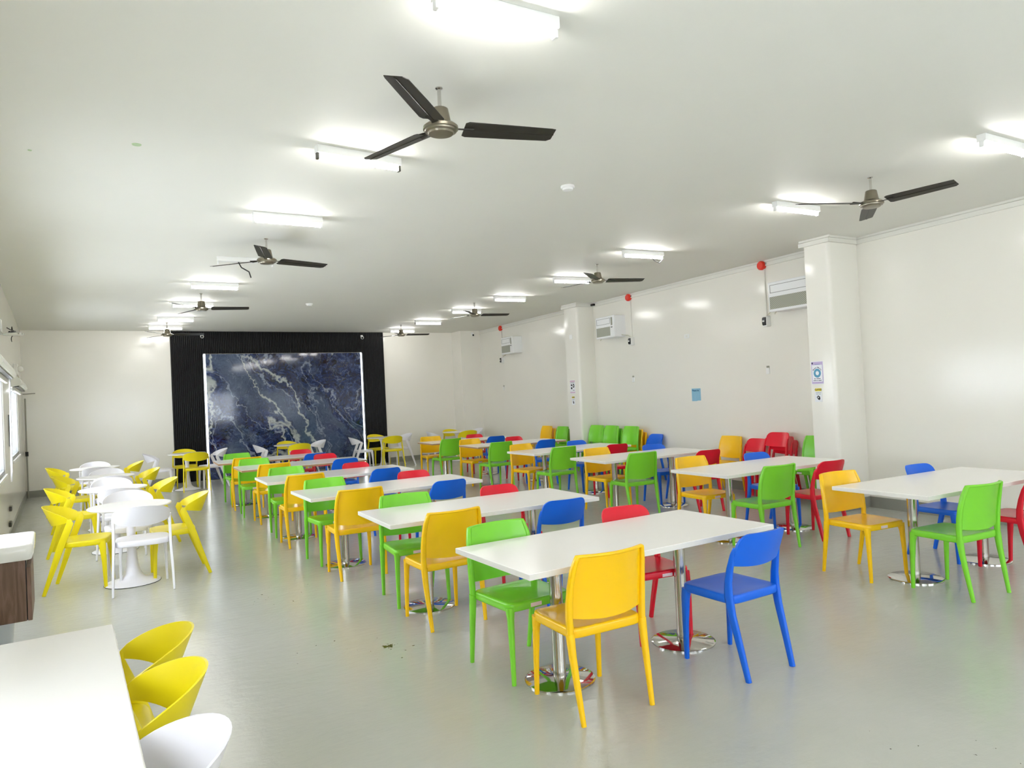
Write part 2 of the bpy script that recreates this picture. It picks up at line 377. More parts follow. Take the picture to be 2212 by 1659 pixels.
# ------------------------------------------------------------------ feature wall: black flutes around blue marble
XA, XB_, XC, XD, ZT = 1.147, 1.815, 5.555, 6.145, 2.875
def fluted(x0, x1, z0, z1, label):
    t = thing('fluted_panel', label, 'wall panel', mw=onB(x0, 0, 0), group='black fluted cladding round the marble')
    L = (x1-x0)/cos(.0384)
    bm = B(); box(bm, (0, -.03, z0), (L, 0, z1)); obj('backing', bm, 'groove', t)
    bm = B(); n = int(round(L/.0385)); p = L/n
    for i in range(n):
        xa = i*p; rings(bm, [[V((xa+p/2+.0125*cos(a), -.029-.022*sin(a), z)) for a in (pi, 2.55, 2.0, pi/2, 1.14, .6, 0)] for z in (z0, z1)])
    stuff(obj('flutes', bm, 'black', t, True, 80))
fluted(XA, XB_, .01, H-.004, 'black vertically fluted panel left of the blue marble wall')
fluted(XB_, XC, ZT, H-.004, 'black fluted panel across the top of the blue marble wall')
fluted(XC, XD, .01, H-.004, 'black vertically fluted panel right of the blue marble wall')
t = thing('marble_panel', 'large polished blue marble slab with pale veins on the back wall', 'wall panel', mw=onB((XB_+XC)/2, 0, 0))
w = (XC-XB_)/cos(.0384)/2-.045
bm = B(); box(bm, (-w, -.04, .01), (w, 0, ZT-.012), .003); obj('slab', bm, 'marble', t)
for s in (-1, 1):
    bm = B(); box(bm, (s*(w+.006) if s > 0 else -w-.036, -.035, .02), (w+.036 if s > 0 else -w-.006, -.005, ZT-.02)); o = obj('led_strip', bm, 'led', t); o['label'] = 'glowing white light strip along the marble edge'

# ------------------------------------------------------------------ ceiling lights and fans
LP = [(1.57, 2.73, 0), (1.575, 4.80, .098), (1.475, 6.65, .02), (1.42, 8.73, .0), (1.30, 10.59, .02), (1.20, 12.57, -.02), (1.085, 14.63, 0), (1.0, 16.08, .03),
      (5.97, 2.75, 0), (6.0, 4.64, -.02), (6.0, 6.98, -.05), (6.22, 8.93, -.1), (6.265, 10.95, -.05), (6.26, 12.73, -.08), (6.26, 14.71, -.05), (6.32, 16.5, -.03)]
ordn = ['first', 'second', 'third', 'fourth', 'fifth', 'sixth', 'seventh', 'eighth']
def light(x, y, rz, label, lit):
    t = thing('batten_light', label, 'ceiling light', (x, y, H), rz, 'fluorescent battens on the ceiling')
    bm = B(); box(bm, (-.315, -.033, -.055), (.315, .033, 0), .004); obj('housing', bm, 'fixture', t)
    for s in (-1, 1):
        bm = B(); box(bm, (s*.305-.009, -.017, -.095), (s*.305+.009, .017, -.05), .003); obj('lamp_holder', bm, 'cap' if y in (4.80, 14.71) else 'fixture', t)
    if lit:
        bm = B(); tube(bm, [(-.296, 0, -.078), (.296, 0, -.078)], .013, 10); o = obj('tube', bm, 'tube', t, True); o['label'] = 'glowing fluorescent tube'
    return t
for i, (x, y, rz) in enumerate(LP):
    col = 'left row of the ceiling' if i < 8 else 'right row of the ceiling'
    lit = i != 3
    light(x, y, rz, ('white lit fluorescent batten, %s from the camera in the %s' if lit else 'white batten without a tube, %s from the camera in the %s') % (ordn[i % 8], col), lit)
bm = B(); tube(bm, [(1.34, 8.74, H-.05), (1.37, 8.72, H-.12), (1.45, 8.70, H-.17), (1.47, 8.70, H-.24)], .007, 6); tag(obj('loose_wire', bm, 'wire'), 'short black wire dangling from the batten without a tube', 'wire')
bm = B(); tube(bm, [(1.30, 2.63, H-.03), (1.2, 2.52, H-.03), (1.12, 2.5, H-.07), (1.1, 2.6, H-.1), (1.13, 2.71, H-.05), (1.22, 2.74, H-.02)], .004, 6); tag(obj('loose_wire', bm, 'wire'), 'thin wire loop beside the nearest left batten', 'wire')
bm = B(); tube(bm, [(6.1, 6.97, H-.06), (6.15, 6.93, H-.13), (6.22, 6.93, H-.15), (6.3, 6.95, H-.1), (6.31, 6.97, H-.05)], .005, 6); tag(obj('loose_wire', bm, 'wire'), 'wire loop hanging under the third right batten', 'wire')
def make_fan(x, y, ang, label):
    t = thing('ceiling_fan', label, 'ceiling fan', (x, y, H), R(ang), 'three-blade ceiling fans')
    bm = B(); lathe(bm, [(.022, 0), (.022, -.006), (.011, -.012), (.011, -.127), (.03, -.129)], 16); obj('rod', bm, 'chrome', t, True)
    bm = B(); lathe(bm, [(.040, -.118), (.047, -.123), (.060, -.195), (.064, -.205), (.04, -.212)], 24); obj('bell', bm, 'fanmetal', t, True)
    bm = B(); lathe(bm, [(.05, -.205), (.085, -.212), (.1, -.225), (.1, -.24), (.092, -.244), (.09, -.252), (.075, -.256), (.07, -.266), (.03, -.27)], 28); obj('motor', bm, 'fanmetal', t, True)
    for k in range(3):
        a = 2*pi*k/3; mt = M.Rotation(a, 4, 'Z')
        bm = B()
        prof = [(.135, -.058, .06), (.155, -.072, .07), (.4, -.07, .064), (.655, -.066, .054), (.68, -.062, .034)]
        def pt(r, yv, dz):
            return mt @ V((r, yv, -.231+yv*math.tan(R(-12))+dz))
        rs = []
        for r, a0, a1 in prof:
            mid = (a0+a1)/2
            rs.append([pt(r, a0, 0), pt(r, mid-.006, 0), pt(r, mid, -.004), pt(r, mid+.006, 0), pt(r, a1, 0), pt(r, a1, .004), pt(r, a0, .004)])
        rings(bm, rs); b = obj('blade', bm, 'blade', t)
        bm = B(); tube(bm, [mt @ V((.075, 0, -.23)), mt @ V((.12, 0, -.229)), mt @ V((.19, 0, -.228))], [(.026, .004), (.018, .004), (.03, .003)], 8, side=mt @ V((0, 1, .19))); obj('blade_arm', bm, 'blade', t)
    return t
FAN = [(1.674, 3.625, -12, 'first', 'left'), (1.46, 7.66, 15, 'second', 'left'), (1.225, 11.62, -9, 'third', 'left'), (1.0, 15.7, -3, 'fourth', 'left'),
       (5.874, 3.77, 38, 'first', 'right'), (5.955, 7.91, -17, 'second', 'right'), (6.0, 11.85, -9, 'third', 'right'), (5.98, 15.7, -6, 'fourth', 'right')]
fan0 = None
for x, y, a, o_, s_ in FAN:
    lb = 'nickel ceiling fan with three dark blades, %s from the camera in the %s row' % (o_, s_)
    if fan0 is None: fan0 = make_fan(x, y, a, lb)
    else: dup(fan0, (x, y, H), R(a), lb)
for x, y, r, lb in [(3.454, 4.949, .06, 'round white smoke detector on the ceiling between the front fans'), (3.062, 12.461, .06, 'small white smoke detector on the far part of the ceiling')]:
    t = thing('smoke_detector', lb, 'smoke detector', (x, y, H), 0, 'smoke detectors')
    bm = B(); lathe(bm, [(r, 0), (r, -.014), (r*.9, -.02)], 24); obj('base', bm, 'fixture', t, True)
    bm = B(); lathe(bm, [(r*.8, -.02), (r*.74, -.036), (r*.4, -.042)], 24); obj('cover', bm, 'fixture', t, True)
for x, y, r, lb in [(.194, 5.191, .03, 'greenish putty patch on the ceiling at left'), (-.42, 5.55, .012, 'tiny screw plug in the ceiling at far left')]:
    bm = B(); lathe(bm, [(r, 0), (r*.9, -.004)], 14); o = tag(obj('ceiling_patch', bm, 'greenpatch'), lb, 'patch'); o.location = (x, y, H)

# ------------------------------------------------------------------ right wall fittings
def air_con(y, z, label, w=.30):
    t = thing('air_conditioner', label, 'air conditioner', mw=onR(y, z, 0), group='window air conditioners')
    h, d = .20, .25
    bm = B(); box(bm, (-w, -d+.02, -h), (w, 0, h), .006); obj('casing', bm, 'ac', t)
    bm = B(); box(bm, (-w-.006, -d-.012, -h-.006), (w+.006, -d+.022, h+.006), .01); f = obj('front_panel', bm, 'ac', t)
    bm = B(); box(bm, (-w+.02, -d-.016, -h+.03), (w-.13, -d-.011, .0)); o = obj('intake_grille', bm, 'grille', t); o['label'] = 'grey mesh grille'
    bm = B(); a0, a1, b0, b1 = -w+.03, w-.13, .055, .165
    for lo, hi in (((a0, b1-.005), (a1, b1)), ((a0, b0), (a1, b0+.005)), ((a0, b0), (a0+.005, b1)), ((a1-.005, b0), (a1, b1))): box(bm, (lo[0], -d-.015, lo[1]), (hi[0], -d-.011, hi[1]))
    obj('louvre_outline', bm, 'line', t)
    bm = B(); box(bm, (w-.10, -d-.015, .02), (w-.05, -d-.011, .17)); obj('control_strip', bm, 'grille', t)
    for k in range(2):
        bm = B(); lathe(bm, [(.010, 0), (.009, -.01)], 10); o = obj('knob', bm, 'line', t, True); o.rotation_euler = (-pi/2, 0, 0); o.location = (w-.088+.026*k, -d-.012, -.015)
    bm = B(); tube(bm, [(-w+.06, -d+.06, -h), (-w+.05, -d+.05, -h-.02), (-w+.03, -d+.06, -h-.03), (-w+.02, -d+.08, -h-.015)], .006, 6); obj('drain_hook', bm, 'wirew', t)
air_con(6.285, 2.80, 'white window air conditioner half hidden behind the nearest pillar', .425)
air_con(10.71, 2.81, 'white window air conditioner just past the second pillar')
air_con(14.89, 2.815, 'white window air conditioner farthest along the right wall')
YB_ = [(7.02, 'nearest', 6.97), (10.235, 'middle', 10.19), (15.66, 'farthest', 15.62)]
for k, (y, nm, yi) in enumerate(YB_):
    t = thing('alarm_bell', '%s red round alarm bell high on the right wall' % nm, 'alarm', mw=onR(y, 3.315, 0), group='red alarm bells')
    bm = B(); rs = []
    for r, yy in ((.062, 0), (.066, -.03), (.066, -.055), (.054, -.07)): rs.append([V((r*cos(2*pi*i/16), yy, r*sin(2*pi*i/16))) for i in range(16)])
    rings(bm, rs); obj('bell_body', bm, 'alarm', t, True)
    bm = B(); box(bm, (.055, -.03, .005), (.09, -.012, .03)); obj('cable_gland', bm, 'wire', t)
    bm = B(); m0 = onR(y-.03, 0, .01)
    box(bm, (-.009, -.012, 2.57), (.009, .008, 3.262)); o = obj('conduit', bm, 'trim'); o.matrix_world = m0
    tag(o, 'thin white cable duct dropping from the %s red alarm bell' % nm, 'cable duct', 'cable ducts below the alarms')
    t = thing('isolator_switch', 'small white breaker box with black front under the %s alarm bell' % nm, 'switch box', mw=onR(yi, 2.50, 0), group='breaker boxes')
    bm = B(); box(bm, (-.04, -.085, -.075), (.04, 0, .075), .008); obj('box_body', bm, 'fixture', t)
    bm = B(); rs = [[V((x, -.084, -.06)), V((x, -.1, -.045)), V((x, -.104, 0)), V((x, -.1, .045)), V((x, -.084, .06))] for x in (-.03, .03)]; rings(bm, rs); obj('front_cover', bm, 'dark', t)
    bm = B(); box(bm, (-.016, -.112, -.01), (.016, -.102, .012)); obj('lever', bm, 'fixture', t)
    far = k == 2
    bm = B()
    if k == 0: pts = [V((XRF(6.97), 6.97, 2.57))+nR*.05, V((XRF(6.85), 6.85, 2.63))+nR*.06, V((XRF(6.72), 6.72, 2.64))+nR*.08, V((XRF(6.6), 6.6, 2.62))+nR*.1]
    elif k == 1: pts = [V((XRF(10.2), 10.2, 2.57))+nR*.04, V((XRF(10.28), 10.28, 2.62))+nR*.05, V((XRF(10.36), 10.36, 2.63))+nR*.08, V((XRF(10.42), 10.42, 2.64))+nR*.1]
    else: pts = [V((XRF(15.6), 15.6, 2.57))+nR*.04, V((XRF(15.45), 15.45, 2.61))+nR*.06, V((XRF(15.25), 15.25, 2.62))+nR*.1]
    tube(bm, pts, .007, 6); tag(obj('power_cable', bm, 'wirew'), 'pale cable between the %s breaker box and its air conditioner' % nm, 'cable', 'air conditioner cables')
    t = thing('remote_holder', 'small white remote control holder below the %s breaker box' % nm, 'remote holder', mw=onR(y, 1.80, 0), group='remote control holders')
    bm = B(); box(bm, (-.03, -.022, -.06), (.03, 0, .03), .004); obj('cradle', bm, 'fixture', t)
    bm = B(); box(bm, (-.022, -.018, .03), (.022, -.004, .06), .003); o = obj('remote', bm, 'pipe', t)
t = thing('wall_switch', 'white blank switch plate between two air conditioners on the right wall', 'switch', mw=onR(8.72, 2.45, 0))
bm = B(); box(bm, (-.06, -.012, -.035), (.06, 0, .035), .004); obj('plate', bm, 'fixture', t)
bm = B(); box(bm, (-.02, -.016, -.018), (.02, -.011, .018), .002); obj('rocker', bm, 'trim', t)
t = thing('wall_switch', 'white junction plate high on the second pillar', 'switch', mw=wall_frame((8.07, 11.7, 2.72), V((0, -1, 0)), V((-1, 0, 0))))
bm = B(); box(bm, (-.05, -.01, -.045), (.05, 0, .045), .004); obj('plate', bm, 'fixture', t)
# dark splice in the trunking
bm = B(); box(bm, (-.05, -.05, -.02), (.05, 0, .02), .006); o = tag(obj('cable_joint', bm, 'wire'), 'black cable joint at the ceiling past the second pillar', 'cable joint'); o.matrix_world = onR(11.39, H-.05, .03)
# papers
t = thing('notice', 'pale blue paper notice taped to the right wall', 'notice', mw=onR(8.565, 1.475, 0))
bm = B(); sheet(bm, lambda u, v: V((-.105+.21*u, -.004-.006*abs(u-.5), -.10+.2*v-(.008 if u < .6 and v == 0 else 0))), lambda u, v: V((-.105+.21*u, -.001-.005*abs(u-.5), -.10+.2*v-(.008 if u < .6 and v == 0 else 0))), 6, 3); obj('sheet', bm, 'bpaper', t)
text_mesh('Please be', .042, 'teal', t, (-.012, -.0085, .066), bold=.001)
def pillar_front(x, y, z): return wall_frame((x, y, z), V((0, -1, 0)), V((-1, 0, 0)))
t = thing('poster', 'lilac bordered poster with a blue ring donut on the nearest pillar', 'poster', mw=pillar_front(7.655, 5.745, 1.71))
bm = B(); box(bm, (-.087, -.002, -.142), (.087, 0, .142)); obj('sheet', bm, 'paper', t)
bm = B(); box(bm, (-.082, -.003, -.137), (.082, -.002, .137)); obj('border_print', bm, 'lilac', t)
bm = B(); box(bm, (-.072, -.004, -.112), (.072, -.003, .098)); obj('white_field', bm, 'paper', t)
bm = B(); rs = []
for r, yy in ((.024, -.004), (.026, -.006), (.05, -.006), (.052, -.004)): rs.append([V((r*cos(2*pi*i/28), yy, -.005+1.08*r*sin(2*pi*i/28))) for i in range(28)])
rings(bm, rs, False, False); obj('donut_print', bm, 'donut', t)
for i, chx in enumerate('Donut Waste'):
    a = R(140-i*10) if chx != ' ' else None
    if chx == ' ': continue
    a = R(142-i*10.4); text_mesh(chx, .021, 'ink', t, (.068*cos(a), -.0045, -.012+.078*sin(a)), (pi/2, -(a-pi/2), 0), bold=.0008)
for j, words in enumerate([(.022, .060), (.038, .014, .046)]):
    x = -sum(words)/2-.004*(len(words)-1); z = -.074-.022*j
    for wd in words:
        bm = B(); k = 0; xx = x
        while xx < x+wd-.004:
            box(bm, (xx, -.0046, z-.004), (xx+.0052, -.004, z+.004+(.002 if k % 3 == 0 else 0))); xx += .0066; k += 1
        obj('print_line', bm, 'ink', t); x += wd+.008
bm = B(); prism(bm, [(-.075, .115), (-.066, .106), (-.057, .115), (-.057, .13), (-.075, .13)], 0, .001); o = obj('shield_emblem', bm, 'ink', t); o.rotation_euler = (pi/2, 0, 0); o.location = (0, -.003, 0)
bm = B(); box(bm, (-.03, -.0036, .102), (.04, -.003, .110)); obj('print_line', bm, mat('faded_blue_print', '#8a8fc4', .6), t)
def claygo(mw, label):
    t = thing('notice', label, 'notice', mw=mw, group='clean-as-you-go notices')
    bm = B(); box(bm, (-.052, -.002, -.088), (.052, 0, .088)); obj('sheet', bm, 'paper', t)
    bm = B(); box(bm, (-.046, -.003, .044), (.046, -.002, .082)); obj('header_print', bm, 'ypaper', t)
    text_mesh('CLAYGO', .025, 'blackink', t, (0, -.0034, .063), bold=.0012)
    text_mesh('CLEAN AS', .017, 'line', t, (0, -.0025, .026)); text_mesh('YOU GO', .017, 'line', t, (0, -.0025, .006))
    bm = B(); prism(bm, [(-.026, -.03), (-.004, -.008), (.02, -.024), (.024, -.052), (.012, -.066), (-.006, -.06)], 0, .001); o = obj('emblem', bm, 'blackink', t); o.rotation_euler = (pi/2, 0, 0); o.location = (0, -.002, 0)
    bm = B(); lathe(bm, [(.009, 0), (.009, .0006)], 12, (-.003, -.033)); o = obj('emblem_centre', bm, 'paper', t); o.rotation_euler = (pi/2, 0, 0); o.location = (0, -.003, 0)
claygo(pillar_front(7.655, 5.745, 1.435), 'white clean-as-you-go notice with yellow header on the nearest pillar')
claygo(pillar_front(8.07, 11.72, 1.44), 'small clean-as-you-go notice with yellow header on the second pillar')
t = thing('poster', 'white poster with pink bands and dark drawings on the second pillar', 'poster', mw=pillar_front(8.07, 11.73, 1.715))
bm = B(); box(bm, (-.088, -.002, -.135), (.088, 0, .135)); obj('sheet', bm, 'paper', t)
for z0, z1 in ((.095, .128), (-.128, -.1)):
    bm = B(); box(bm, (-.084, -.003, z0), (.084, -.002, z1)); obj('pink_band', bm, 'pink', t)
bm = B(); box(bm, (-.07, -.0028, .075), (.07, -.002, .082)); obj('print_line', bm, 'line', t)
bm = B(); box(bm, (-.055, -.003, -.045), (-.008, -.002, .05), .0004); obj('cup_drawing', bm, 'blackink', t)
bm = B(); box(bm, (-.05, -.0036, -.01), (-.013, -.003, .02)); obj('cup_label', bm, 'paper', t)
bm = B(); rs = [[V((.04+r*cos(2*pi*i/18), yy, .02+1.3*r*sin(2*pi*i/18))) for i in range(18)] for r, yy in ((.012, -.003), (.03, -.003))]; rings(bm, rs, False, False); obj('bubble_drawing', bm, 'blackink', t)
bm = B(); box(bm, (.01, -.0028, -.075), (.066, -.002, -.066)); obj('print_line', bm, 'blackink', t)
# cameras at the far end
def cctv(mw, label):
    t = thing('security_camera', label, 'security camera', mw=mw, group='security cameras')
    bm = B(); box(bm, (-.03, -.02, -.03), (.03, 0, .03), .005); obj('bracket', bm, 'fixture', t)
    bm = B(); bmesh.ops.create_uvsphere(bm, u_segments=16, v_segments=10, radius=.04, matrix=M.Translation((0, -.05, -.04))); obj('dome', bm, 'fixture', t, True)
    bm = B(); bmesh.ops.create_uvsphere(bm, u_segments=12, v_segments=8, radius=.026, matrix=M.Translation((-.006, -.074, -.046))); obj('lens', bm, 'dark', t, True)
cctv(wall_frame((8.50, 17.0, 3.31), V((1, 0, 0)), V((0, -1, 0))), 'small white security camera in the far right ceiling corner')
cctv(onB(1.80, 3.30, .05), 'small security camera above the upper left corner of the marble')
cctv(onB(5.56, 3.28, .05), 'small security camera above the upper right corner of the marble')

# ------------------------------------------------------------------ left wall fittings
t = thing('emergency_light', 'white emergency light with round lamp above the far left window', 'emergency light', mw=onL(14.0, 2.42, 0))
bm = B(); box(bm, (-.13, -.06, -.09), (.13, 0, .09), .01); obj('case', bm, 'trim', t)
for s in (-1, 1):
    bm = B(); bmesh.ops.create_uvsphere(bm, u_segments=16, v_segments=10, radius=.045, matrix=M.Translation((s*.075, -.095, 0))); obj('lamp', bm, 'ceramic', t, True)
bm = B(); tube(bm, [(.1, -.05, -.09), (.16, -.06, -.13), (.24, -.05, -.16), (.25, -.03, -.2)], .007, 6); obj('cord', bm, 'wirew', t)
t = thing('wall_fan', 'white router-like vented unit with tangled black cables at the left photo edge', 'network router', mw=onL(11.0, 2.70, 0))
t.name = 'network_router'
bm = B(); lathe(bm, [(.03, -.03), (.17, -.02), (.2, 0), (.17, .02), (.03, .03)], 28); o = obj('case', bm, 'fixture', t, True); o.location = (0, -.21, 0)
for k in range(6):
    bm = B(); box(bm, (-.006, -.012, -.01), (.006, .012, .012)); o = obj('vent', bm, 'dark', t); a = R(-150+24*k); o.location = (.186*cos(a), -.21+.186*sin(a), 0); o.rotation_euler = (0, 0, a)
for j, pts in enumerate([[(-.3, -.12, .10), (-.1, -.2, .06), (.1, -.22, .05), (.2, -.2, .06)], [(-.25, -.15, .03), (-.05, -.24, .04), (.15, -.2, .05), (.2, -.12, .06)], [(.05, -.3, .03), (.2, -.2, .0), (.32, -.16, -.04), (.33, -.16, -.1), (.25, -.17, -.13)], [(.15, -.2, .05), (.22, -.18, .2), (.3, -.17, .1), (.2, -.2, .03), (.1, -.22, .02)], [(-.2, -.22, .05), (.0, -.26, .06), (.18, -.21, .07)]]):
    bm = B(); q = []
    for i in range(len(pts)-1):
        for s in range(5): q.append(V(pts[i]).lerp(V(pts[i+1]), s/5))
    q.append(V(pts[-1]))
    for _ in range(3): q = [q[0]]+[(q[i-1]+q[i]*2+q[i+1])/4 for i in range(1, len(q)-1)]+[q[-1]]
    tube(bm, q, .011 if j < 2 or j == 4 else .008, 6); obj('cable', bm, 'wire', t)
bm = B(); box(bm, (-.16, -.02, .05), (.12, 0, .30), .006); obj('mount_plate', bm, 'fixture', t)
bm = B(); tube(bm, [(0, 0, .0), (0, -.2, -.0)], .015, 8); obj('arm', bm, 'fixture', t)
t.scale = (.62, .62, .62)
# conduit in the far left corner
t = thing('corner_conduit', 'grey vertical conduit in the far left corner of the room', 'conduit', (LB[0]+.05, LB[1]-.05, 0))
bm = B(); tube(bm, [(0, 0, 0), (0, 0, 2.0)], .014, 10); obj('pipe', bm, 'pipe', t, True)
bm = B(); lathe(bm, [(.026, .84), (.026, .93)], 12); obj('clamp', bm, 'wire', t)
bm = B(); tube(bm, [(-1.57, 17.15, 2.09), (-1.36, 17.15, 2.10)], .009, 6); tag(obj('wall_rod', bm, 'pipe'), 'short thin rod on the back wall beside the far left corner', 'rod')
for y, z, nm, lb in [(11.52, .42, 'floor_socket', 'small dark socket low on the left wall, the upper one'), (11.3, .24, 'floor_socket', 'small dark valve low on the left wall behind the washbasin')]:
    bm = B(); box(bm, (-.09, -.03, -.03), (.09, 0, .03), .005); o = tag(obj(nm, bm, 'cap'), lb, 'socket'); o.matrix_world = onL(y, z, 0)
t = thing('wall_notice', 'narrow grey sign on the pier between the left windows', 'sign', mw=onL(12.1, 1.45, 0)); t.name = 'notice_board'
bm = B(); box(bm, (-.13, -.012, -.22), (.13, 0, .22), .003); obj('board', bm, 'line', t)
bm = B(); box(bm, (-.11, -.014, -.08), (.11, -.012, .2)); obj('sheet', bm, 'bpaper', t)

# washbasin on a walnut vanity, left wall
SY = 5.40
t = thing('washbasin', 'white ceramic washbasin on a walnut vanity at the left photo edge', 'washbasin', mw=onL(SY, 0, 0))
# local: X along the wall (+y), -Y into the room
dpt = .415
bm = B()
def rr(x0, x1, y0, y1, z, r, n=5):
    o = []
    for cx, cy, a0 in ((x1-r, y1-r, 0), (x0+r, y1-r, 90), (x0+r, y0+r, 180), (x1-r, y0+r, 270)):
        for i in range(n): a = R(a0+90*i/(n-1)); o.append(V((cx+r*cos(a), cy+r*sin(a), z)))
    return o
x0, x1 = -.28, .30
rings(bm, [rr(x0+.012, x1-.012, -dpt+.012, 0, .765, .04), rr(x0, x1, -dpt, 0, .80, .045), rr(x0, x1, -dpt, 0, .852, .045), rr(x0+.008, x1-.008, -dpt+.008, 0, .86, .04), rr(x0+.035, x1-.035, -dpt+.03, -.12, .852, .05), rr(x0+.06, x1-.06, -dpt+.06, -.14, .79, .06), rr(x0+.16, x1-.16, -dpt+.12, -.18, .775, .03)])
obj('basin', bm, 'ceramic', t, True, 60)
bm = B(); box(bm, (x0+.02, -dpt+.045, .40), (x1-.02, 0, .764), .003); cab = obj('cabinet', bm, 'wood', t)
bm = B(); box(bm, (x0+.02, -dpt+.018, .40), (x1-.02, -dpt+.040, .72), .002); obj('door', bm, 'wood', t)
bm = B(); box(bm, (x0+.022, -dpt+.040, .405), (x1-.022, -dpt+.045, .762)); obj('shadow_gap', bm, 'dark', t)
bm = B(); lathe(bm, [(.022, .86), (.02, .93), (.018, 1.0)], 14, (0, -.06)); obj('tap', bm, 'chrome', t, True)
bm = B(); tube(bm, [(0, -.06, .97), (0, -.16, .98), (0, -.18, .96)], .012, 8); obj('spout', bm, 'chrome', t, True)
t = thing('tissue_box', 'small white tissue box at the back corner of the washbasin', 'box', mw=onL(SY+.16, .86, .08))
bm = B(); box(bm, (-.06, -.05, 0), (.06, .05, .075), .006); obj('carton', bm, 'paper', t)
t = thing('waste_bin', 'translucent white plastic bin under the washbasin vanity', 'bin', (-.735, 5.55, 0))
bm = B(); lathe(bm, [(.11, 0), (.115, .01), (.14, .33), (.148, .335), (.148, .35), (.138, .35), (.112, .02)], 24); obj('bucket', bm, 'bin', t, True)

# ------------------------------------------------------------------ tables
def rect_table(x, y, rz, label, brown):
    t = thing('dining_table', label, 'table', (x, y, 0), rz, 'rectangular tables with two steel pedestals')
    L, Wd = .9, .4
    bm = B(); box(bm, (-L, -Wd, .708 if not brown else .734), (L, Wd, .74), .0025 if not brown else .001); obj('tabletop', bm, 'white', t)
    bm = B(); z1 = .734 if brown else .7375
    for lo, hi in (((-L-.001, -Wd-.001), (L+.001, -Wd+.001)), ((-L-.001, Wd-.001), (L+.001, Wd+.001)), ((-L-.001, -Wd), (-L+.001, Wd)), ((L-.001, -Wd), (L+.001, Wd))): box(bm, (*lo, .7105), (*hi, z1))
    o = obj('edge_band', bm, 'brown' if brown else 'edge', t)
    if brown:
        o['label'] = 'bare brown edge'; bm = B(); box(bm, (-L+.001, -Wd+.001, .709), (L-.001, Wd-.001, .734)); obj('core', bm, 'brown', t)
    for s in (-1, 1):
        cx = s*.479
        bm = B(); lathe(bm, [(.20, 0), (.20, .008), (.19, .013), (.05, .02), (.04, .022)], 36, (cx, 0)); obj('base', bm, 'chrome', t, True)
        bm = B(); lathe(bm, [(.037, .02), (.037, .07), (.0365, .072), (.0365, .702)], 24, (cx, 0)); obj('column', bm, 'steel', t, True)
        bm = B(); box(bm, (cx-.16, -.16, .70), (cx+.16, .16, .7085)); obj('mounting_plate', bm, 'dark', t)
    return t
NM = ['nearest', 'second', 'third', 'fourth', 'fifth', 'farthest']
TT = [(2.624, 3.398, .029), (2.578, 5.155, -.018), (2.458, 7.03, .012), (2.406, 8.84, .004), (2.43, 10.82, .0), (2.33, 12.42, -.02),
      (6.010, 3.335, -.035), (6.026, 5.29, -.013), (6.15, 7.36, -.03), (6.19, 9.16, .01), (6.34, 11.22, -.02), (6.25, 13.0, -.03)]
def tname(i): return '%s table of the %s' % (NM[i % 6], 'middle row' if i < 6 else 'right row')
tbl = {}
for i, (x, y, rz) in enumerate(TT):
    b = i in (4, 5, 10, 11)
    key = b
    lb = 'white %stable on two steel pedestals, %s in the %s' % ('brown-edged ' if b else 'rectangular ', NM[i % 6], 'middle row' if i < 6 else 'right row')
    if key not in tbl: tbl[key] = rect_table(x, y, rz, lb, b)
    else: dup(tbl[key], (x, y, 0), rz, lb)
# foreground table
t = thing('dining_table', 'bright white table with chipped edge in the lower left foreground', 'table', (-.335, 2.48, 0), .05)
Lx, Ly = .35, .93
bm = B(); box(bm, (-Lx, -Ly, .705), (Lx, Ly, .74), .003); obj('tabletop', bm, 'white', t)
bm = B(); n = 40
for i in range(n):
    y0 = -Ly+2*Ly*i/n; d = .0008+.0007*random.random(); box(bm, (Lx-.001, y0, .7075+.0015*random.random()), (Lx+d, y0+2*Ly/n, .7375-.001*random.random()))
o = obj('edge_band', bm, 'edge', t); stuff(o)
for s in (-1, 1):
    bm = B(); lathe(bm, [(.20, 0), (.20, .008), (.19, .013), (.05, .02), (.04, .022)], 36, (-.07, s*.5)); obj('base', bm, 'chrome', t, True)
    bm = B(); lathe(bm, [(.0365, .02), (.0365, .702)], 24, (-.07, s*.5)); obj('column', bm, 'steel', t, True)

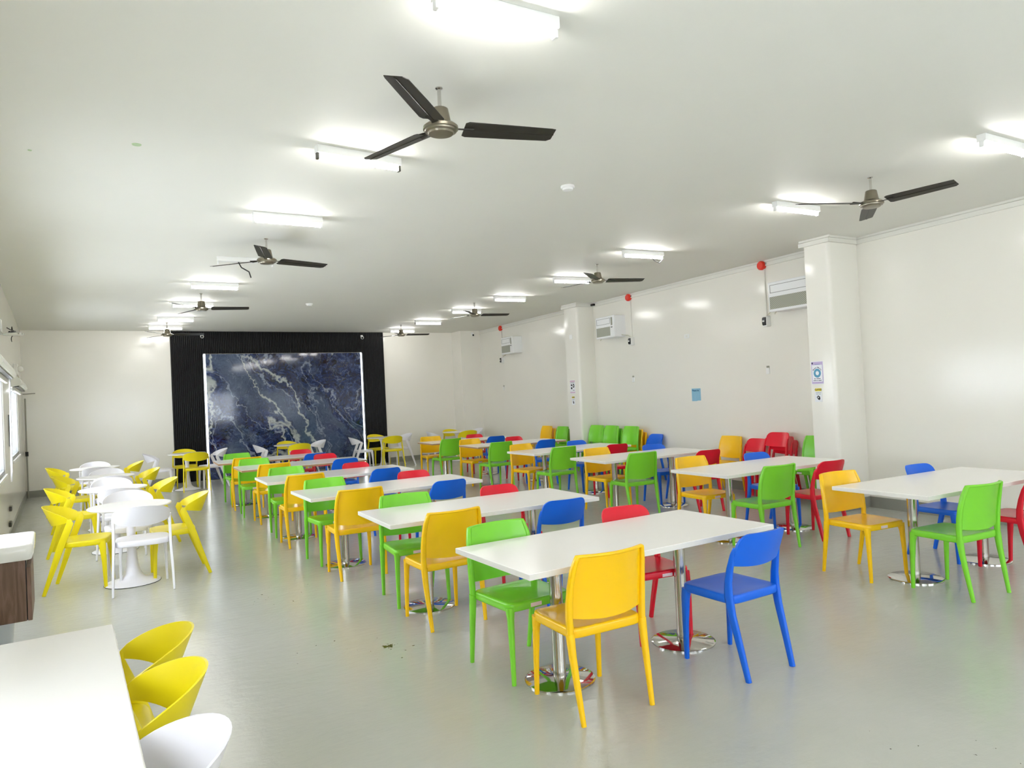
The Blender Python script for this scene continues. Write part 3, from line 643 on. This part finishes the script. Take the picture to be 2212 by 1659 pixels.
# ------------------------------------------------------------------ chairs
def slab_seat(hw_f, hw_r, yf, yr, zt, th, dish, ex=5.0, n=40):
    bm = B()
    def ring(k, z, dz=0):
        o = []
        for i in range(n):
            a = 2*pi*i/n; ca, sa = cos(a), sin(a); e = 2/ex
            v = math.copysign(abs(sa)**e, sa); u = math.copysign(abs(ca)**e, ca)
            yc = (yf+yr)/2; hy = (yf-yr)/2; y = yc+hy*v*k; hw = hw_r+(hw_f-hw_r)*(v*.5+.5)
            o.append(V((u*hw*k, y, z+dz*(1 if v > 0 else .0)*(abs(v)**3))))
        return o
    rings(bm, [ring(.93, zt-th), ring(.985, zt-th+.002), ring(1, zt-th+.01), ring(1, zt-.012), ring(.985, zt-.002), ring(.95, zt), ring(.8, zt-dish*.5), ring(.5, zt-dish), ring(.2, zt-dish*1.1)])
    return bm
def chair_a(color, label, loc, rz, group):      # solid back
    t = thing('dining_chair', label, 'chair', loc, rz, group)
    obj('seat', slab_seat(.218, .222, .232, -.178, .452, .05, .010, 9, 48), color, t, True, 60)
    for s in (-1, 1):
        bm = B(); tube(bm, [(s*.206, .222, 0), (s*.204, .216, .2), (s*.200, .208, .36), (s*.196, .200, .425)], [.0125, .0155, .0195, .027], 10, (1, 0, 0), 2.6); obj('leg', bm, color, t, True, 60)
        bm = B(); tube(bm, [(s*.211, -.232, 0), (s*.217, -.205, .16), (s*.222, -.178, .32), (s*.223, -.165, .43)], [.0125, .0155, .019, .022], 10, (1, 0, 0), 2.6); obj('leg', bm, color, t, True, 60)
    L = [(.223, -.166, .42), (.225, -.166, .50), (.225, -.172, .58), (.222, -.183, .66), (.214, -.200, .74), (.203, -.217, .795), (.197, -.223, .813), (.188, -.227, .816)]
    top = [(.12, -.252, .816), (.05, -.266, .816)]
    half = L+top
    path = [V((-x, y, z)) for x, y, z in half]+[V((0, -.269, .816))]+[V(p) for p in half[::-1]]
    rd = [(.019, .017)]*3+[(.018, .015)]*2+[(.016, .012)]*2+[(.011, .008)]+[(.010, .008)]*2
    rad = rd+[(.010, .008)]+rd[::-1]
    bm = B(); tube(bm, path, rad, 8, (0, 1, .1), 3.0); obj('back_frame', bm, color, t, True, 55)
    zs = [.505, .56, .64, .72, .80, .815]
    def prof(z):
        pts = [(.42, -.166, .205), (.50, -.166, .211), (.58, -.172, .211), (.66, -.183, .208), (.74, -.200, .200), (.795, -.217, .189), (.816, -.223, .185)]
        for (a, ya, wa), (b, yb, wb) in zip(pts, pts[1:]):
            if z <= b: k = (z-a)/(b-a); return ya+(yb-ya)*k, wa+(wb-wa)*k
        return pts[-1][1:]
    def f(u, v, d=0):
        uu = u*2-1; zb = .488+.016*uu*uu; z = zb+(.816-zb)*v; y, w = prof(z)
        return V((uu*w, y-.046*(1-uu*uu)+d, z))
    bm = B(); sheet(bm, lambda u, v: f(u, v, .010), lambda u, v: f(u, v, -.003), 10, 8); obj('backrest', bm, color, t, True, 60)
    bm = B(); box(bm, (.0, .2318, .412), (.075, .2335, .434)); o = obj('sticker', bm, 'sticker', t); o['label'] = 'small pinkish-white product sticker on the seat front'
    return t
def chair_b(color, label, loc, rz, group):      # open gap below the back
    t = thing('dining_chair', label, 'chair', loc, rz, group)
    obj('seat', slab_seat(.205, .205, .232, -.165, .452, .048, .008, 8, 48), color, t, True, 60)
    for s in (-1, 1):
        bm = B(); tube(bm, [(s*.186, .222, 0), (s*.188, .216, .2), (s*.188, .206, .36), (s*.184, .198, .42)], [(.0115, .013), (.015, .017), (.018, .024), (.02, .03)], 10, (1, 0, 0), 3.5); obj('leg', bm, color, t, True, 60)
        bm = B(); tube(bm, [(s*.184, -.232, 0), (s*.189, -.19, .18), (s*.194, -.15, .34), (s*.196, -.132, .45)], [(.012, .016), (.013, .02), (.013, .024), (.013, .028)], 10, (1, 0, 0), 3.5); obj('leg', bm, color, t, True, 60)
        bm = B(); tube(bm, [(s*.196, -.132, .44), (s*.196, -.134, .52), (s*.193, -.148, .60), (s*.189, -.168, .68), (s*.186, -.182, .72)], [(.013, .028), (.012, .024), (.012, .02), (.010, .014), (.006, .008)], 10, (1, 0, 0), 3.5); obj('back_post', bm, color, t, True, 60)
    def f(u, v, d=0):
        uu = u*2-1; r = .06; zt = .80
        zb = .603+.016*(1-uu*uu)*-1+.016
        z = zb+(zt-zb)*v
        w = .196-.012*(z-.6)/.2
        if z > zt-r: w = w-r+sqrt(max(0, r*r-(z-(zt-r))**2))*.999
        y0 = -.146-(z-.6)*.38
        return V((uu*w, y0-.045*(1-(uu*w/.196)**2)+d, z))
    bm = B(); sheet(bm, lambda u, v: f(u, 1-(1-v)**1.7, .008), lambda u, v: f(u, 1-(1-v)**1.7, -.008), 12, 12); obj('backrest', bm, color, t, True, 60)
    bm = B(); box(bm, (-.06, .2318, .412), (.015, .2335, .432)); o = obj('sticker', bm, 'sticker', t); o['label'] = 'small pinkish-white product sticker on the seat front'
    return t
def chair_c(color, label, loc, rz, group):      # curved hoop back
    t = thing('hoop_chair', label, 'chair', loc, rz, group)
    obj('seat', slab_seat(.215, .232, .262, -.14, .458, .052, .008, 4, 44), color, t, True, 60)
    for s in (-1, 1):
        bm = B(); tube(bm, [(s*.196, .242, 0), (s*.192, .235, .25), (s*.185, .225, .38), (s*.178, .215, .43)], [(.011, .014), (.014, .02), (.018, .028), (.022, .034)], 8, (1, 0, 0), 4); obj('leg', bm, color, t, True, 50)
        bm = B(); tube(bm, [(s*.243, -.245, 0), (s*.238, -.17, .22), (s*.230, -.105, .42), (s*.230, -.05, .56), (s*.232, -.022, .635), (s*.233, -.03, .668)], [(.010, .015), (.012, .023), (.013, .030), (.013, .031), (.013, .029), (.010, .018)], 8, (1, 0, 0), 4); obj('leg', bm, color, t, True, 50)
    def f(u, v, d=0):
        a = R(-97+194*u); c = max(0, cos(a))
        zt = .668+.117*c**.75; zb = .640-.042*c**1.2; z = zb+(zt-zb)*v
        ru = .175+.075*(z-.60)/.18; rl = .215+.03*(z-.6)/.18
        k = 1+d/.22
        return V((rl*k*sin(a)*(1.03-.0*c), -.035-ru*k*cos(a)+(.0 if c > 0 else .0), z))
    bm = B(); sheet(bm, lambda u, v: f(u, v, .003), lambda u, v: f(u, v, -.004), 28, 5); obj('backrest', bm, color, t, True, 50)
    return t
PRO = {}
def chair(kind, color, loc, rz, label, group):
    k = (kind, color)
    if k not in PRO: PRO[k] = {'a': chair_a, 'b': chair_b, 'c': chair_c}[kind](color, label, loc, rz, group); return PRO[k]
    return dup(PRO[k], loc, rz, label, group)
TOPY = {'a': -.235, 'b': -.205}
def place(kind, color, top, rz, label):
    y = TOPY[kind]; x0 = top[0]-(-sin(rz)*y); y0 = top[1]-cos(rz)*y
    chair(kind, color, (x0, y0, 0), rz, label, 'plastic chairs around the rectangular tables')
# (table, side, colour, top-of-back x, y, turn in degrees)
CH = [
 (0, 'n', 'yellow', 2.136, 2.835, -1), (1, 'n', 'yellow', 2.083, 4.575, 2), (2, 'n', 'yellow', 1.96, 6.36, 0), (3, 'n', 'yellow', 1.891, 8.19, 1), (4, 'n', 'yellow', 1.92, 10.12, 2), (5, 'n', 'yellow', 1.825, 11.80, -2),
 (0, 'f', 'green', 2.063, 3.93, 4), (1, 'f', 'green', 2.123, 5.68, -5), (2, 'f', 'green', 1.925, 7.545, 4), (3, 'f', 'green', 1.92, 9.40, -4), (4, 'f', 'green', 1.855, 11.40, -4), (5, 'f', 'green', 1.84, 13.05, 4),
 (0, 'n', 'blue', 3.125, 2.77, 2), (1, 'n', 'blue', 3.0, 4.56, -3), (2, 'n', 'blue', 2.903, 6.478, 2), (3, 'n', 'blue', 2.869, 8.259, 3), (4, 'n', 'blue', 2.945, 10.24, 0), (5, 'n', 'blue', 2.91, 11.86, 3),
 (0, 'f', 'red', 3.076, 3.90, -7), (1, 'f', 'red', 3.03, 5.66, -4), (2, 'f', 'red', 2.966, 7.6, -6), (3, 'f', 'red', 2.83, 9.36, 2), (4, 'f', 'red', 2.975, 11.5, 3), (5, 'f', 'red', 2.94, 13.06, -5),
 (6, 'n', 'green', 5.44, 2.745, -4), (7, 'n', 'green', 5.567, 4.64, -2), (8, 'n', 'green', 5.73, 6.85, -3), (9, 'n', 'green', 5.715, 8.59, 2), (10, 'n', 'green', 5.75, 10.56, 2), (11, 'n', 'green', 5.66, 12.42, 3),
 (6, 'f', 'yellow', 5.40, 3.92, -5), (7, 'f', 'yellow', 5.65, 5.96, -3), (8, 'f', 'yellow', 5.80, 7.95, 2), (9, 'f', 'yellow', 5.62, 9.73, 8), (10, 'f', 'yellow', 5.777, 11.89, 2), (11, 'f', 'yellow', 5.74, 13.66, -7),
 (7, 'n', 'red', 6.33, 4.655, -4), (8, 'n', 'red', 6.58, 6.6, -6), (9, 'n', 'red', 6.60, 8.50, -8), (10, 'n', 'blue', 6.62, 10.52, 0), (11, 'n', 'blue', 6.69, 12.52, -6),
 (6, 'f', 'blue', 6.418, 3.79, -4), (7, 'f', 'blue', 6.561, 5.80, -6), (8, 'f', 'blue', 6.775, 7.86, -9), (9, 'f', 'blue', 6.70, 9.70, -2), (10, 'f', 'red', 6.75, 11.90, 0), (11, 'f', 'red', 6.75, 13.62, -8)]
def clabel(i, side, color):
    back = 'solid-backed' if color in ('yellow', 'green') else 'open-backed'
    return '%s %s plastic chair on the %s side of the %s' % (back, color, 'near' if side == 'n' else 'far', tname(i))
for i, side, color, x, y, dg in CH:
    kind = 'a' if color in ('yellow', 'green') else 'b'
    place(kind, color, (x, y), R(dg)+(0 if side == 'n' else pi), clabel(i, side, color))
chair('b', 'red', (6.40, 2.985, 0), R(-9), clabel(6, 'n', 'red'), 'plastic chairs around the rectangular tables')

# stacks and spare chairs by the right wall (all face the room)
def stack(y, cols, gap, name, dx=.0):
    n = len(cols)
    for k, c in enumerate(cols):
        kind = 'a' if c in ('yellow', 'green') else 'b'
        x = XRF(y)-gap-.24-.085*k-dx
        pos = '' if n == 1 else [', bottom one', ', middle one', ', top one'][k if k < n-1 else 2]
        lb = '%s %s chair %s%s' % ('solid-backed' if kind == 'a' else 'open-backed', c, name, pos)
        chair(kind, c, (x, y+.004*k, .058*k), pi/2-.045+R(random.uniform(-1.5, 1.5)), lb, 'spare chairs along the right wall')
stack(13.3, ['yellow', 'yellow'], .05, 'in the wall stack beyond the second pillar')
stack(12.62, ['green', 'green'], .05, 'in the stack behind the second pillar')
stack(11.17, ['green', 'green', 'green'], .05, 'in the all-green stack beside the second pillar')
stack(10.68, ['red', 'green', 'green'], .05, 'in the wall stack with a red base')
stack(10.07, ['yellow', 'yellow', 'green'], .05, 'in the mixed yellow and green wall stack')
stack(9.58, ['blue'], .05, 'standing alone against the right wall')
stack(7.76, ['yellow'], .06, 'standing alone against the right wall')
stack(7.26, ['red'], .05, 'standing alone against the right wall')
stack(6.70, ['red', 'red', 'red'], .04, 'by the right wall near the nearest pillar')
stack(6.09, ['green', 'green'], .05, 'wedged behind the nearest pillar')

# ------------------------------------------------------------------ round tables with hoop chairs
def round_table(x, y, label):
    t = thing('round_table', label, 'table', (x, y, 0), 0, 'round white pedestal tables')
    bm = B(); lathe(bm, [(.30, .716), (.352, .722), (.36, .73), (.36, .736), (.355, .74), (.1, .74)], 44); obj('tabletop', bm, 'white', t, True, 30)
    bm = B(); lathe(bm, [(.24, 0), (.243, .006), (.235, .012), (.17, .028), (.11, .05), (.075, .09), (.055, .16), (.042, .28), (.037, .42), (.040, .55), (.052, .65), (.085, .7), (.12, .718)], 32); obj('pedestal', bm, 'wplast', t, True, 60)
    bm = B(); lathe(bm, [(.246, 0), (.246, .004)], 32); obj('base_ring', bm, 'dark', t)
    return t
RT = [(.11, 7.70, 'nearest round table by the left wall'), (-.03, 9.62, 'second round table by the left wall'), (-.12, 11.52, 'third round table by the left wall'), (-.29, 13.5, 'farthest round table by the left wall'),
      (1.27, 15.75, 'round table before the left black panel'), (3.42, 16.15, 'round table before the marble'), (5.62, 16.35, 'round table before the right black panel'), (7.62, 16.35, 'round table in the far right corner')]
G = 'hoop-backed chairs around the round tables'
rt0 = None
HC = {  # per table: offsets (dx, dy, turn) for left, right, near, far seats
}
for i, (x, y, nm) in enumerate(RT):
    lb = 'white %s' % nm
    if rt0 is None: rt0 = round_table(x, y, lb)
    else: dup(rt0, (x, y, 0), 0, lb)
    left = i < 4
    cs = ('lemon', 'wplast') if left else ('wplast', 'lemon')      # side chairs, front and back chairs
    cn = {'lemon': 'yellow', 'wplast': 'white'}
    rnd = random.Random(i)
    if i == 0: L, Rr, N, F = (-.445, .15, -8), (.435, .135, 2), (.075, -.305, -2), (-.01, .70, 0)
    elif i < 4: L, Rr, N, F = (-.40, .18, -6), (.43, .22, 8), (.08, -.325, -3), (.0, .70, 2)
    else: L, Rr, N, F = (-.5, .12, -6), (.52, .12, 8), (.12, -.36, -6), (.03, .62, 4)
    if i == 7: F = (.05, .40, 4); Rr = (.5, .1, 8)
    if i == 5 or i == 6: F = (.05, .52, 4)
    j = lambda s: rnd.uniform(-s, s)
    short = nm
    chair('c', cs[0], (x+L[0]+j(.02), y+L[1]-.0+j(.03), 0), -pi/2+R(L[2]+j(5)), '%s hoop-backed chair left of the %s' % (cn[cs[0]], short), G)
    chair('c', cs[0], (x+Rr[0]+j(.02), y+Rr[1]+j(.03), 0), pi/2+R(Rr[2]+j(5)), '%s hoop-backed chair right of the %s' % (cn[cs[0]], short), G)
    chair('c', cs[1], (x+N[0]+j(.02), y+N[1]+j(.02), 0), R(N[2]+j(4)), '%s hoop-backed chair on the near side of the %s' % (cn[cs[1]], short), G)
    chair('c', cs[1], (x+F[0]+j(.02), y+F[1]+j(.02), 0), pi+R(F[2]+j(4)), '%s hoop-backed chair behind the %s' % (cn[cs[1]], short), G)
# foreground row beside the lower left table
for (y, c, lb) in [(3.03, 'lemon', 'yellow hoop-backed chair farthest along the foreground table'), (2.56, 'lemon', 'yellow hoop-backed chair between yellow and white at the foreground table'),
                   (2.03, 'wplast', 'white hoop-backed chair tucked at the foreground table'), (1.53, 'lemon', 'yellow hoop-backed chair below the white one at the bottom photo edge')]:
    chair('c', c, (-.045, y, 0), pi/2, lb, 'hoop-backed chairs at the foreground table')
